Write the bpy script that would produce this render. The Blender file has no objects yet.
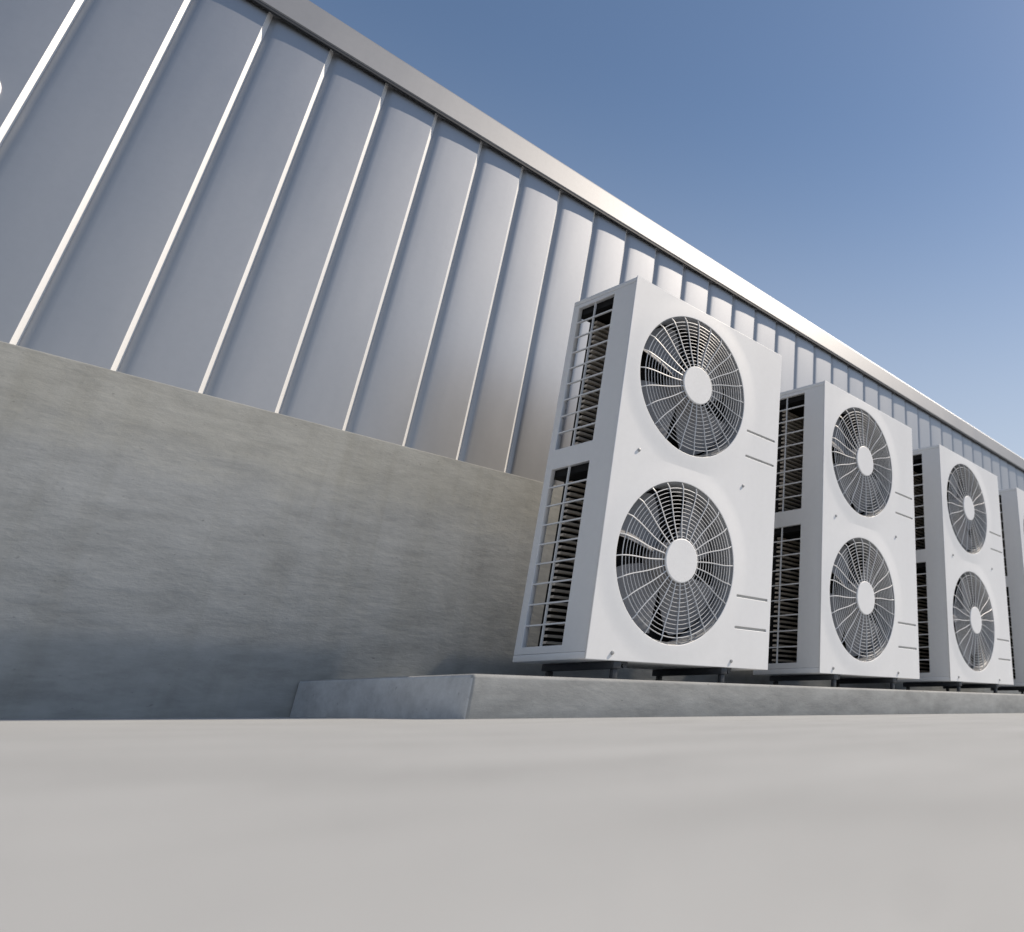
import bpy, bmesh, math, random
from mathutils import Vector, Matrix
random.seed(4)
PI = math.pi
S = 0.95                       # width of one outdoor unit in metres; layout below is in unit widths
ZG = -0.1858                   # ground level in the layout
C = bpy.context.scene.collection

def W(x, y, z):                # layout -> world metres, ground at z = 0
    return Vector((x*S, y*S, (z-ZG)*S+0.004))

# ------------------------------------------------------------------ materials
def nodes(name):
    m = bpy.data.materials.new(name); m.use_nodes = True
    nt = m.node_tree; b = nt.nodes['Principled BSDF']
    return m, nt, b

def tex_noise(nt, scale, detail=6, rough=0.55, mapping=(1,1,1), dist=0.0, loc=(0,0,0)):
    tc = nt.nodes.new('ShaderNodeTexCoord'); mp = nt.nodes.new('ShaderNodeMapping')
    mp.inputs['Scale'].default_value = mapping; mp.inputs['Location'].default_value = loc
    nt.links.new(tc.outputs['Object'], mp.inputs['Vector'])
    n = nt.nodes.new('ShaderNodeTexNoise'); n.inputs['Scale'].default_value = scale
    n.inputs['Detail'].default_value = detail; n.inputs['Roughness'].default_value = rough
    n.inputs['Distortion'].default_value = dist
    nt.links.new(mp.outputs['Vector'], n.inputs['Vector'])
    return n.outputs['Fac']

def ramp(nt, fac, stops):
    r = nt.nodes.new('ShaderNodeValToRGB'); e = r.color_ramp.elements
    while len(e) < len(stops): e.new(0.5)
    for el, (p, c) in zip(e, stops):
        el.position = p; el.color = (c, c, c, 1) if not isinstance(c, tuple) else (*c, 1)
    nt.links.new(fac, r.inputs['Fac'])
    return r.outputs['Color']

def mix(nt, a, b, fac=0.5, mode='MULTIPLY'):
    m = nt.nodes.new('ShaderNodeMix'); m.data_type = 'RGBA'; m.blend_type = mode
    if isinstance(fac, float): m.inputs['Factor'].default_value = fac
    else: nt.links.new(fac, m.inputs['Factor'])
    for k, v in ((6, a), (7, b)):
        if isinstance(v, tuple): m.inputs[k].default_value = (*v, 1)
        else: nt.links.new(v, m.inputs[k])
    return m.outputs[2]

def bump(nt, bsdf, fac, strength, dist):
    b = nt.nodes.new('ShaderNodeBump'); b.inputs['Strength'].default_value = strength
    b.inputs['Distance'].default_value = dist
    nt.links.new(fac, b.inputs['Height']); nt.links.new(b.outputs['Normal'], bsdf.inputs['Normal'])

def concrete(name, base, contrast=1.0, streak=(0.35, 1, 1.6), fine=26, top=False):
    m, nt, b = nodes(name)
    big = tex_noise(nt, 1.5, 5, 0.6, streak, 0.4)
    med = tex_noise(nt, 8.0, 9, 0.68, (0.5, 1, 1.5), 0.15)
    fin = tex_noise(nt, fine, 8, 0.7, (0.4, 1, 1))
    pores = tex_noise(nt, 70, 2, 0.5, (0.6, 1, 1), 0, (3, 1, 7))
    lo = lambda v: 1 - (1-v)*contrast
    c = mix(nt, base, ramp(nt, big, [(0.3, lo(0.9)), (0.7, lo(1.07))]), 1.0)
    c = mix(nt, c, ramp(nt, med, [(0.3, lo(0.72)), (0.5, 1.0), (0.72, lo(1.2))]), 1.0)
    c = mix(nt, c, ramp(nt, fin, [(0.3, lo(0.86)), (0.7, lo(1.12))]), 1.0)
    if top:                                     # stained warmer towards the top edge, darker towards the bottom
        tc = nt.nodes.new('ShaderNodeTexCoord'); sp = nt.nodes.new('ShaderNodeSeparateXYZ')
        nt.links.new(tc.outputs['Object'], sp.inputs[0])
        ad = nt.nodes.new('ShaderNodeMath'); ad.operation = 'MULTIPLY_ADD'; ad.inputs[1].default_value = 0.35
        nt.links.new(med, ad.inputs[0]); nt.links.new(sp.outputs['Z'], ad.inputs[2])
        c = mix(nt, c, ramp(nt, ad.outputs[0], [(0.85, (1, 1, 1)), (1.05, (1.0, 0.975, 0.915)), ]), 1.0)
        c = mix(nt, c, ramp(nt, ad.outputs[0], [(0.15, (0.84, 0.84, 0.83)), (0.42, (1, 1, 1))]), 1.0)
        drip = tex_noise(nt, 5.0, 6, 0.65, (1.6, 1, 0.10), 0.0, (5, 0, 2))
        c = mix(nt, c, ramp(nt, drip, [(0.36, (0.86, 0.85, 0.82)), (0.52, (1, 1, 1))]), 0.6)
    c = mix(nt, c, ramp(nt, pores, [(0.24, 0.55), (0.31, 1.0)]), 0.7)
    nt.links.new(c, b.inputs['Base Color'])
    b.inputs['Roughness'].default_value = 0.8
    b.inputs['Specular IOR Level'].default_value = 0.25
    h = mix(nt, med, fin, 0.45, 'MIX')
    bump(nt, b, h, 0.35, 0.01)
    return m

def paint(name, base, rough, metal=0.0, spec=0.5, dirt=0.10, bumpy=0.0, streak=(1, 1, 0.25)):
    m, nt, b = nodes(name)
    n = tex_noise(nt, 3.2, 6, 0.6, streak)
    f = tex_noise(nt, 38, 4, 0.6)
    c = mix(nt, base, ramp(nt, n, [(0.3, 1-dirt), (0.65, 1.0)]), 1.0)
    c = mix(nt, c, ramp(nt, f, [(0.3, 1-dirt*0.4), (0.6, 1.0)]), 1.0)
    nt.links.new(c, b.inputs['Base Color'])
    r = nt.nodes.new('ShaderNodeMapRange'); r.inputs['To Min'].default_value = rough-0.05; r.inputs['To Max'].default_value = rough+0.08
    nt.links.new(n, r.inputs['Value']); nt.links.new(r.outputs['Result'], b.inputs['Roughness'])
    b.inputs['Metallic'].default_value = metal
    b.inputs['Specular IOR Level'].default_value = spec
    if bumpy: bump(nt, b, n, bumpy, 0.01)
    return m

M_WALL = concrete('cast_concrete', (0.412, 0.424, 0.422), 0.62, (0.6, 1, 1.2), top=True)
M_PAD = concrete('pad_concrete', (0.345, 0.352, 0.348), 0.8)
M_PAD_END = concrete('pad_end_fill_light', (0.56, 0.575, 0.585), 0.7)
M_GROUND = concrete('pale_screed', (0.358, 0.368, 0.372), 0.5, (0.5, 0.5, 1), 14)
M_GROUND_DARK = concrete('bounce_cut_ground', (0.06, 0.06, 0.062), 0.8, (1, 1, 1), 40)
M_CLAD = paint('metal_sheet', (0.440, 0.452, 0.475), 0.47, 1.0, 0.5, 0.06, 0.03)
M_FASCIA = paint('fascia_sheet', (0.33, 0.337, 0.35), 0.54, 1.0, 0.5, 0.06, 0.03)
M_SEAM_LIT = paint('seam_sunlit', (0.86, 0.86, 0.86), 0.40, 0.35, 0.5, 0.03)
M_LIP_SHADE = paint('lip_shade_dark', (0.03, 0.035, 0.045), 0.5)
M_WHITE = paint('white_enamel', (0.865, 0.872, 0.882), 0.50, 0.0, 0.6, 0.05)
def front_material():
    # painted front sheet, very slightly pressed out around the two fan openings
    m = paint('front_enamel', (0.865, 0.872, 0.882), 0.50, 0.0, 0.6, 0.05); nt = m.node_tree
    tc = nt.nodes.new('ShaderNodeTexCoord'); hs = []
    for z in (1.180, 0.397):
        d = nt.nodes.new('ShaderNodeVectorMath'); d.operation = 'MULTIPLY'; d.inputs[1].default_value = (1, 0, 1)
        nt.links.new(tc.outputs['Object'], d.inputs[0])
        e = nt.nodes.new('ShaderNodeVectorMath'); e.operation = 'DISTANCE'; e.inputs[1].default_value = (0.403*S, 0, (z+0.0685)*S)
        nt.links.new(d.outputs['Vector'], e.inputs[0])
        r = nt.nodes.new('ShaderNodeMapRange'); r.interpolation_type = 'SMOOTHSTEP'
        r.inputs['From Min'].default_value = 0.315*S; r.inputs['From Max'].default_value = 0.425*S
        r.inputs['To Min'].default_value = 1.0; r.inputs['To Max'].default_value = 0.0
        nt.links.new(e.outputs['Value'], r.inputs['Value']); hs.append(r.outputs['Result'])
    mx = nt.nodes.new('ShaderNodeMath'); mx.operation = 'MAXIMUM'
    nt.links.new(hs[0], mx.inputs[0]); nt.links.new(hs[1], mx.inputs[1])
    bump(nt, nt.nodes['Principled BSDF'], mx.outputs[0], 1.0, 0.004)
    return m
M_FRONT = front_material()
M_GUARD = paint('guard_wire_paint', (0.72, 0.73, 0.745), 0.4, 0, 0.5, 0.05)
M_BLADE = paint('fan_plastic', (0.30, 0.30, 0.31), 0.6, 0, 0.25, 0.15)
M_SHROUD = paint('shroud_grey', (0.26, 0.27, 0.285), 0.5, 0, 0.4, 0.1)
M_SLOT = paint('slot_grey', (0.50, 0.50, 0.49), 0.5)
M_DARK = paint('dark_core_shade', (0.012, 0.012, 0.013), 0.7, 0, 0.2)
M_FIN = paint('coil_fin', (0.80, 0.71, 0.60), 0.5, 0.0, 0.4, 0.2)
M_STEEL = paint('dark_rail_steel', (0.035, 0.04, 0.05), 0.45)
M_SCREW = paint('screw_zinc', (0.42, 0.42, 0.42), 0.4, 0.6)

# ------------------------------------------------------------------ mesh helpers
def link(name, bm, mat, parent=None, loc=(0, 0, 0), smooth=None, scale=S):
    me = bpy.data.meshes.new(name)
    bmesh.ops.scale(bm, vec=(scale,)*3, verts=bm.verts)
    bmesh.ops.recalc_face_normals(bm, faces=bm.faces)
    bm.to_mesh(me); bm.free()
    me.materials.append(mat)
    if smooth is not None:
        me.polygons.foreach_set('use_smooth', [True]*len(me.polygons))
        me.set_sharp_from_angle(angle=math.radians(smooth))
    o = bpy.data.objects.new(name, me); C.objects.link(o)
    if parent: o.parent = parent
    o.location = loc
    return o

def box(bm, x0, x1, y0, y1, z0, z1, bev=0.0, seg=2):
    vs = [bm.verts.new((x, y, z)) for x in (x0, x1) for y in (y0, y1) for z in (z0, z1)]
    q = [(0,1,3,2), (4,6,7,5), (0,4,5,1), (2,3,7,6), (0,2,6,4), (1,5,7,3)]
    fs = [bm.faces.new([vs[i] for i in f]) for f in q]
    if bev:
        es = list({e for f in fs for e in f.edges})
        bmesh.ops.bevel(bm, geom=es, offset=bev, segments=seg, affect='EDGES', profile=0.5)

def tube(bm, pts, r, sides=6, closed=False):
    n = len(pts); rings = []
    pts = [Vector(p) for p in pts]
    for i, p in enumerate(pts):
        if closed: t = pts[(i+1) % n]-pts[i-1]
        else: t = pts[min(i+1, n-1)]-pts[max(i-1, 0)]
        t.normalize()
        ref = Vector((0, 1, 0)) if abs(t.y) < 0.9 else Vector((1, 0, 0))
        u = t.cross(ref).normalized(); v = t.cross(u)
        rings.append([bm.verts.new(p+(u*math.cos(a)+v*math.sin(a))*r) for a in [2*PI*k/sides for k in range(sides)]])
    for i in range(n if closed else n-1):
        a, b = rings[i], rings[(i+1) % n]
        for k in range(sides):
            bm.faces.new((a[k], a[(k+1) % sides], b[(k+1) % sides], b[k]))
    if not closed:
        bm.faces.new(rings[0]); bm.faces.new(rings[-1][::-1])

def lathe(bm, prof, cx, cz, seg=64, cap=False):
    """profile of (radius, y) turned about the y axis through (cx, cz)"""
    rings = []
    for r, y in prof:
        rings.append([bm.verts.new((cx+r*math.cos(2*PI*k/seg), y, cz+r*math.sin(2*PI*k/seg))) for k in range(seg)])
    for a, b in zip(rings, rings[1:]):
        for k in range(seg):
            bm.faces.new((a[k], a[(k+1) % seg], b[(k+1) % seg], b[k]))
    if cap:
        bm.faces.new(rings[0]); bm.faces.new(rings[-1])

def plate(outline, holes, thick, bev):
    """flat plate with holes, from a filled 2D curve; lies in XY, centred on z = 0"""
    cu = bpy.data.curves.new('plate', 'CURVE'); cu.dimensions = '2D'; cu.fill_mode = 'BOTH'
    cu.extrude = max(thick/2-bev, 1e-4); cu.bevel_depth = bev; cu.bevel_resolution = 2; cu.offset = -bev
    for loop in [outline]+holes:
        sp = cu.splines.new('POLY'); sp.points.add(len(loop)-1); sp.use_cyclic_u = True
        for p, (x, y) in zip(sp.points, loop): p.co = (x, y, 0, 1)
    o = bpy.data.objects.new('plate', cu); C.objects.link(o)
    dg = bpy.context.evaluated_depsgraph_get()
    me = bpy.data.meshes.new_from_object(o.evaluated_get(dg))
    bpy.data.objects.remove(o); bpy.data.curves.remove(cu)
    bm = bmesh.new(); bm.from_mesh(me); bpy.data.meshes.remove(me)
    bmesh.ops.remove_doubles(bm, verts=bm.verts, dist=1e-5)
    return bm

def rect(x0, x1, y0, y1): return [(x0, y0), (x1, y0), (x1, y1), (x0, y1)]
def circ(cx, cy, r, n=96): return [(cx+r*math.cos(2*PI*k/n), cy+r*math.sin(2*PI*k/n)) for k in range(n)]
def rrect(x0, x1, y0, y1, r, n=5):
    out = []
    for cx, cy, a in ((x1-r, y1-r, 0), (x0+r, y1-r, 90), (x0+r, y0+r, 180), (x1-r, y0+r, 270)):
        for k in range(n+1):
            t = math.radians(a+90*k/n); out.append((cx+r*math.cos(t), cy+r*math.sin(t)))
    return out

def empty(name, loc, label, cat, group=None):
    o = bpy.data.objects.new(name, None); C.objects.link(o); o.location = loc
    o.empty_display_size = 0.1
    o['label'] = label; o['category'] = cat
    if group: o['group'] = group
    return o

# ------------------------------------------------------------------ setting: ground
bm = bmesh.new()
bmesh.ops.create_grid(bm, x_segments=2, y_segments=2, size=900)
g = link('ground', bm, M_GROUND_DARK, scale=1); g['kind'] = 'structure'  # ground out of view, made dark to cut bounce onto the unit sides
bm = bmesh.new()
box(bm, -2.6, 80, -3.4, 9.5, -0.05, 0.0)
g = link('pavement', bm, M_GROUND, None, (0, 0, 0.004), scale=1); g['kind'] = 'structure'

# ------------------------------------------------------------------ building: concrete base, metal cladding, roof edge
XL, XR = -9.0, 70.0
Y_BASE, Y_CLAD, Y_F, Y_F2 = 0.889, 1.000, 0.973, 0.994
Z_BASE, Z_F, Z_F2 = 0.8455, 2.5418, 2.7178
CX0, CY0 = -1.8584, -2.3811          # where the camera stands
KR = (Y_CLAD-CY0)/(1.0556-CY0)
R0, PITCH = CX0+0.3200*KR, 0.2475*KR
O0 = W(0, 0, 0)
bld = empty('industrial_building', W(0, Y_BASE, ZG), 'long building with grey ribbed metal cladding above a bare concrete base', 'building')
def bl(x, y, z): return (x, y-Y_BASE, z-ZG)

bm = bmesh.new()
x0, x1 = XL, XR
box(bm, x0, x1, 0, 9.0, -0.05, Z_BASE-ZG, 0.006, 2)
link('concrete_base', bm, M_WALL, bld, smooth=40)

# cladding: folded sheet with a slanted groove at every joint
prof = [(0.0, 0.0), (0.088, -0.080), (0.11, -0.066), (0.15, -0.038), (0.18, -0.026), (0.24, -0.019), (0.38, -0.011), (0.65, -0.003), (0.93, 0.0)]
line = []
k = int((XL-R0)/PITCH)-1
while R0+k*PITCH < XR:
    for px, d in prof: line.append((R0+(k+px)*PITCH, Y_CLAD-d*PITCH))
    k += 1
bm = bmesh.new()
za, zb = Z_BASE-0.01-ZG, Z_F+0.08-ZG
prev = None
for x, y in line:
    a = bm.verts.new((x, y-Y_BASE, za)); b = bm.verts.new((x, y-Y_BASE, zb))
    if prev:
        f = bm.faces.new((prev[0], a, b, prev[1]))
        f.material_index = 1 if prev[2] > y+0.01 or y-prev[2] > 0.015 else 0      # groove flank facing the sun, whitened as if sunlit
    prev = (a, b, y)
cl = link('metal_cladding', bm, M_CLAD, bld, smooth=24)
cl.data.materials.append(M_SEAM_LIT)

# roof edge: folded fascia with a rounded top and a dark strip beneath standing in for the lip's shade
pf = [(Y_CLAD+0.06, Z_F+0.012), (Y_F+0.004, Z_F+0.012), (Y_F, Z_F+0.018), (Y_F2-0.006, Z_F2-0.010), (Y_F2, Z_F2), (Y_F2+0.05, Z_F2+0.004), (9.6, Z_F2+0.05), (9.6, Z_F+0.012)]
bm = bmesh.new()
ends = []
for xx in (XL-0.05, XR+0.05):
    ends.append([bm.verts.new((xx, y-Y_BASE, z-ZG)) for y, z in pf])
for i in range(len(pf)):
    j = (i+1) % len(pf)
    bm.faces.new((ends[0][i], ends[0][j], ends[1][j], ends[1][i]))
for e in ends: bm.faces.new(e)
ro = link('roof_edge', bm, M_FASCIA, bld)
bm = bmesh.new()
box(bm, XL-0.04, XR+0.04, Y_F+0.003-Y_BASE, Y_F+0.016-Y_BASE, Z_F-0.002-ZG, Z_F+0.0115-ZG)
link('lip_shade_strip', bm, M_LIP_SHADE, ro)

# small white fixture on the cladding, at the far left
fix = empty('wall_fixture', W(-1.899, Y_CLAD-0.0005, 1.662), 'small round white wall fixture on the metal cladding, cut off at the upper left edge', 'wall fixture')
bm = bmesh.new(); lathe(bm, [(0.073, 0.0), (0.074, -0.010), (0.070, -0.016), (0.056, -0.017)], 0, 0, 40, True)
link('mounting_ring', bm, M_WHITE, fix, smooth=40)
bm = bmesh.new(); lathe(bm, [(0.058, -0.0175), (0.057, -0.030), (0.048, -0.044), (0.030, -0.053), (0.001, -0.056)], 0, 0, 40, True)
link('cover', bm, M_WHITE, fix, smooth=60)

# ------------------------------------------------------------------ pad
XP, YP, ZT = -0.5205, -0.1869, -0.0685
bm = bmesh.new()
box(bm, 0, 14, 0, Y_BASE-YP-0.003, -0.05, ZT-ZG, 0.011, 2)
pad = link('concrete_pad', bm, M_PAD, None, W(XP, YP, ZG), smooth=50)
pad.data.materials.append(M_PAD_END)          # shaded end face, paled to stand in for fill light
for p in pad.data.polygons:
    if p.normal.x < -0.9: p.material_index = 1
pad['label'] = 'long low concrete pad carrying the row of white outdoor units'; pad['category'] = 'concrete pad'

# ------------------------------------------------------------------ outdoor unit (layout units, origin on the pad under its front left corner)
H, D = 1.5627, 0.4333
LEG = -ZT                      # clearance under the cabinet
FX, FR, FZ = 0.403, 0.327, (1.180, 0.397)
SLOTS = (1.071, 0.944, 0.298, 0.165)

def to_front(bm):              # plate in XY -> standing in XZ, thickness along y
    bmesh.ops.transform(bm, matrix=Matrix.Rotation(PI/2, 4, 'X'), verts=bm.verts)
def to_side(bm):               # plate drawn in (y, z) -> standing in YZ
    bmesh.ops.transform(bm, matrix=Matrix(((0,0,1,0),(1,0,0,0),(0,1,0,0),(0,0,0,1))), verts=bm.verts)

def make_unit():
    root = empty('outdoor_unit', (0, 0, 0), '', 'air conditioner', 'white twin fan outdoor units in a row on the concrete pad')
    L = LEG
    # front panel
    holes = [circ(FX, z, FR) for z in FZ]+[rrect(0.762, 0.974, z-0.0052, z+0.0052, 0.004) for z in SLOTS]
    bm = plate(rect(0, 1, 0, H), holes, 0.006, 0.0022)
    to_front(bm); bmesh.ops.translate(bm, vec=(0, 0.003, L), verts=bm.verts)
    front = link('front_panel', bm, M_FRONT, root)
    for z in SLOTS:
        bm = bmesh.new(); box(bm, 0.755, 0.981, 0.0063, 0.012, z+L-0.012, z+L+0.012)
        link('louvre_slot', bm, M_SLOT, front)
    for sx, sz in ((0.114, 0.026), (0.752, 0.026), (0.123, 0.800), (0.758, 0.794)):
        bm = bmesh.new()
        lathe(bm, [(0.003, -0.006), (0.006, -0.005), (0.0075, -0.001), (0.0075, 0.002)], sx, sz+L, 14, True)
        link('screw', bm, M_SCREW, front, smooth=50)
    # cabinet shell: top, base, right side, rear posts
    bm = bmesh.new()
    box(bm, 0.004, 0.996, 0.0065, D, H-0.024+L, H+L-0.001, 0.004)         # top
    box(bm, 0.004, 0.996, 0.0065, D, L+0.001, L+0.026, 0.004)             # base pan
    box(bm, 0.0262, 0.045, D-0.016, D-0.0005, L+0.0262, H-0.0242+L)       # rear left return
    box(bm, 0.0262, 0.975, D-0.016, D-0.0006, L+0.755, L+0.805)           # rear middle rail
    link('cabinet', bm, M_WHITE, root, smooth=35)
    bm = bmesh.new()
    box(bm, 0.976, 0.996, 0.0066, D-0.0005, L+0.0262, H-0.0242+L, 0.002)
    link('right_panel', bm, M_SHROUD, root)  # unseen side, greyed to cut bounce onto the next unit
    # left side panel with two window openings
    Y0, Y1, YM = 0.150, 0.392, 0.283
    wins = ((0.838, 1.520), (0.053, 0.752))
    bm = plate(rect(0.0068, D, 0.0265, H-0.0245), [rect(Y0, Y1, a, b) for a, b in wins], 0.020, 0.002)
    to_side(bm); bmesh.ops.translate(bm, vec=(0.0155, 0, L), verts=bm.verts)
    link('side_panel', bm, M_WHITE, root)
    for a, b in wins:
        bm = bmesh.new()
        n = 9
        for i in range(1, n):
            z = a+(b-a)*i/n
            box(bm, 0.008, 0.016, Y0-0.004, Y1+0.004, z+L-0.0027, z+L+0.0027)
        box(bm, 0.009, 0.0172, YM-0.0024, YM+0.0024, a+L-0.004, b+L+0.004)
        link('side_grille', bm, M_WHITE, root)
    # coil along the back: dark core with stacked fins
    bm = bmesh.new()
    box(bm, 0.083, 0.970, D-0.060, D-0.030, L+0.0265, H-0.0246+L)
    coil = link('condenser_coil', bm, M_DARK, root)
    bm = bmesh.new()
    z = 0.045
    while z < H-0.04:
        box(bm, 0.080, 0.968, D-0.085, D-0.0615, z+L, z+L+0.0095)
        z += 0.0245
    link('coil_fin', bm, M_FIN, coil)
    # compressor divider, plus a dark sheet standing in for shade behind the fans
    bm = bmesh.new()
    box(bm, 0.750, 0.757, 0.024, D-0.088, L+0.0268, H-0.0249+L)
    box(bm, 0.060, 0.7502, 0.158, 0.163, L+0.0268, H-0.0345+L)
    link('partition_shade', bm, M_DARK, root)
    for za, zh in ((0.722, 0.07), (H-0.074, 0.046)):  # dark plates added where the cabinet inside is only shaded
        bm = bmesh.new(); box(bm, 0.0265, 0.7495, 0.165, D-0.0165, za+L, za+L+zh)
        link('inner_shade_plate', bm, M_DARK, root)
    for q, fz in enumerate(FZ):
        cz = fz+L
        # bell mouth
        bm = bmesh.new()
        lathe(bm, [(FR+0.010, 0.0066), (FR+0.001, 0.0070), (FR-0.006, 0.012), (FR-0.012, 0.03), (FR-0.013, 0.05), (FR-0.012, 0.115), (FR-0.006, 0.115), (FR-0.006, 0.05), (FR+0.010, 0.012)], FX, cz, 72)
        link('fan_shroud', bm, M_SHROUD, root, smooth=60)
        # fan: hub and four wide blades
        bm = bmesh.new()
        lathe(bm, [(0.001, 0.030), (0.06, 0.030), (0.078, 0.036), (0.083, 0.05), (0.083, 0.13), (0.001, 0.13)], 0, 0, 40)
        fan = link('fan', bm, M_BLADE, root, (FX*S, 0, cz*S), smooth=40)
        a0 = (math.radians(92), math.radians(97))[q]
        for b in range(4):
            bm = bmesh.new(); nr, na = 9, 16; grids = []
            for side in (0, 1):
                gr = []
                for i in range(nr+1):
                    r = 0.078+(0.304-0.078)*i/nr
                    u = i/nr
                    span = math.radians(64+6*u-10*u*u)
                    lead = a0+b*PI/2+math.radians(10*u*u)
                    row = []
                    for j in range(na+1):
                        v = j/na
                        th = lead+span*v
                        rr = r if i < nr else r-0.012*(2*v-1)**4
                        y = 0.118-0.050*v+0.006*math.sin(v*PI)-0.004*u+(0.0035 if side else 0)
                        row.append(bm.verts.new((rr*math.cos(th), y, rr*math.sin(th))))
                    gr.append(row)
                grids.append(gr)
            for gr in grids:
                for i in range(nr):
                    for j in range(na):
                        bm.faces.new((gr[i][j], gr[i][j+1], gr[i+1][j+1], gr[i+1][j]))
            A, B = grids
            for i in range(nr):
                bm.faces.new((A[i][0], A[i+1][0], B[i+1][0], B[i][0])); bm.faces.new((A[i][na], B[i][na], B[i+1][na], A[i+1][na]))
            for j in range(na):
                bm.faces.new((A[0][j], B[0][j], B[0][j+1], A[0][j+1])); bm.faces.new((A[nr][j], A[nr][j+1], B[nr][j+1], B[nr][j]))
            link('fan_blade', bm, M_BLADE, fan, smooth=50)
        # guard: rings and swept spokes on a shallow dish, white centre cap
        def dome(r):
            u = min(1.0, r/FR)
            return -0.001-0.005*(1-u)+(0.007 if u > 0.955 else 0)
        bm = bmesh.new()
        NR = 13
        for i in range(NR):
            r = 0.100+(0.300-0.100)*i/(NR-1)
            tube(bm, [(FX+r*math.cos(t), dome(r), cz+r*math.sin(t)) for t in [2*PI*k/72 for k in range(72)]], 0.0013 if i < NR-1 else 0.0020, 5, True)
        NS = 24
        for sidx in range(NS):
            a = 2*PI*(sidx+0.3)/NS
            pts = []
            for i in range(15):
                r = 0.084+(FR-0.003-0.084)*i/14
                t = a+0.014*math.sin((r-0.084)/(FR-0.084)*2*PI)
                pts.append((FX+r*math.cos(t), dome(r)-0.002, cz+r*math.sin(t)))
            tube(bm, pts, 0.0025, 5)
        guard = link('fan_guard', bm, M_GUARD, root, smooth=60)
        bm = bmesh.new()
        lathe(bm, [(0.0008, -0.0135), (0.0855, -0.0135), (0.0885, -0.0120), (0.089, -0.010), (0.089, -0.005), (0.0008, -0.005)], FX, cz, 48, True)
        bmesh.ops.remove_doubles(bm, verts=bm.verts, dist=1e-6)
        link('hub_cap', bm, M_WHITE, guard)
    # mounting rails
    for rx in (0.150, 0.722):
        bm = bmesh.new()
        box(bm, rx-0.018, rx+0.018, 0.006, D-0.006, L-0.026, L+0.0005, 0.003)
        r_ = link('mounting_rail', bm, M_STEEL, root, smooth=40)
        for fy in (0.012, D-0.046):
            bm = bmesh.new(); box(bm, rx-0.012, rx+0.012, fy, fy+0.020, 0.0006, L-0.0262, 0.004)
            link('foot', bm, M_STEEL, r_, smooth=40)
        bm = bmesh.new()
        lathe(bm, [(0.001, -0.004), (0.011, -0.004), (0.011, 0.004), (0.001, 0.004)], rx+0.052, L-0.012, 6)
        bmesh.ops.translate(bm, vec=(0, 0.03, 0), verts=bm.verts)
        box(bm, rx+0.0183, rx+0.060, 0.022, 0.046, L-0.008, L+0.0002)
        link('rail_clip', bm, M_STEEL, r_)
    return root

def children_of(o): return [c for c in bpy.data.objects if c.parent is o]
def copy_tree(o, parent=None):
    c = o.copy(); C.objects.link(c)
    if parent: c.parent = parent
    for ch in children_of(o): copy_tree(ch, c)
    return c

STEP = 1.3953
LABELS = ['nearest and largest white twin fan unit, its whole slotted side grille in view',
          'second white twin fan unit, standing right behind the nearest one',
          'third white twin fan unit, smaller, between the second unit and the cut off one',
          'farthest white unit, cut off by the right edge with its grey side showing']
proto = make_unit()
for i in range(4):
    u = proto if i == 0 else copy_tree(proto)
    u.location = W(i*STEP, 0, ZT); u['label'] = LABELS[i]
    for n, f in enumerate(c for c in children_of(u) if c.name.startswith('fan') and not c.name.startswith(('fan_g', 'fan_s'))):
        f.rotation_euler.y = math.radians(((0, 0), (-9, 14), (31, -24), (50, 12))[i][n])

# ------------------------------------------------------------------ light
SUN = Vector((-3.05, 1.0, -3.33)).normalized()
l = bpy.data.lights.new('sun', 'SUN'); l.energy = 5.0; l.angle = math.radians(0.55); l.color = (1.0, 0.875, 0.725)
so = bpy.data.objects.new('sun', l); C.objects.link(so)
so.rotation_euler = SUN.to_track_quat('-Z', 'Y').to_euler(); so.location = (6, -6, 10)

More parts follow.
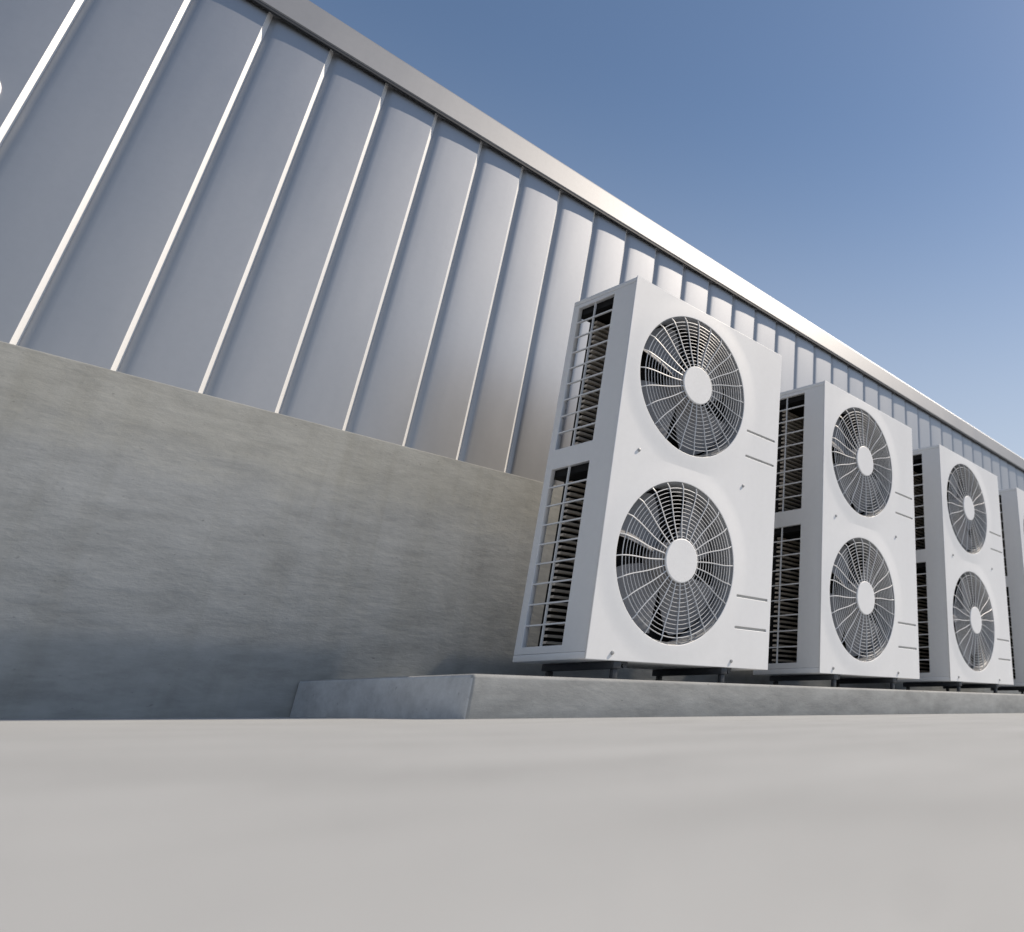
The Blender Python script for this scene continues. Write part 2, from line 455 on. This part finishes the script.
w = bpy.data.worlds.new('World'); bpy.context.scene.world = w; w.use_nodes = True
nt = w.node_tree; bg = nt.nodes['Background']
sky = nt.nodes.new('ShaderNodeTexSky'); sky.sky_type = 'NISHITA'; sky.sun_disc = False
sky.sun_elevation = math.asin(-SUN.z)
sky.sun_rotation = math.atan2(-SUN.x, -SUN.y)
sky.air_density = 1.15; sky.dust_density = 0.3; sky.ozone_density = 2.0
# pale haze low over the horizon
tc = nt.nodes.new('ShaderNodeTexCoord'); sx = nt.nodes.new('ShaderNodeSeparateXYZ'); nt.links.new(tc.outputs['Generated'], sx.inputs[0])
mr = nt.nodes.new('ShaderNodeMapRange'); mr.interpolation_type = 'SMOOTHSTEP'
mr.inputs['From Min'].default_value = 0.0; mr.inputs['From Max'].default_value = 0.70
mr.inputs['To Min'].default_value = 0.9; mr.inputs['To Max'].default_value = 0.0
nt.links.new(sx.outputs['Z'], mr.inputs['Value'])
hz = nt.nodes.new('ShaderNodeMix'); hz.data_type = 'RGBA'; nt.links.new(mr.outputs['Result'], hz.inputs['Factor'])
nt.links.new(sky.outputs['Color'], hz.inputs[6]); hz.inputs[7].default_value = (6.1, 6.5, 7.1, 1)
nt.links.new(hz.outputs[2], bg.inputs['Color']); bg.inputs['Strength'].default_value = 0.102

# ------------------------------------------------------------------ camera
F, PX, PY, PITCHA, YAW = 761.66, 856.17, 363.34, 0.4259, 0.9834
cam = bpy.data.cameras.new('camera'); co = bpy.data.objects.new('camera', cam); C.objects.link(co)
cam.sensor_width = 36; cam.lens = F/1024*36
cam.shift_x = (512-PX)/1024; cam.shift_y = (PY-466)/1024
cam.clip_start = 0.005; cam.clip_end = 2000
co.location = W(-1.8584, -2.3811, -0.1598)
fwd = Vector((math.sin(YAW)*math.cos(PITCHA), math.cos(YAW)*math.cos(PITCHA), math.sin(PITCHA)))
co.rotation_euler = fwd.to_track_quat('-Z', 'Y').to_euler()
cam.dof.use_dof = True; cam.dof.focus_distance = 2.9; cam.dof.aperture_fstop = 3.2
sc = bpy.context.scene
sc.camera = co
sc.view_settings.view_transform = 'Standard'; sc.view_settings.look = 'None'; sc.view_settings.exposure = 0
sc.cycles.max_bounces = 8
sc.cycles.diffuse_bounces = 3
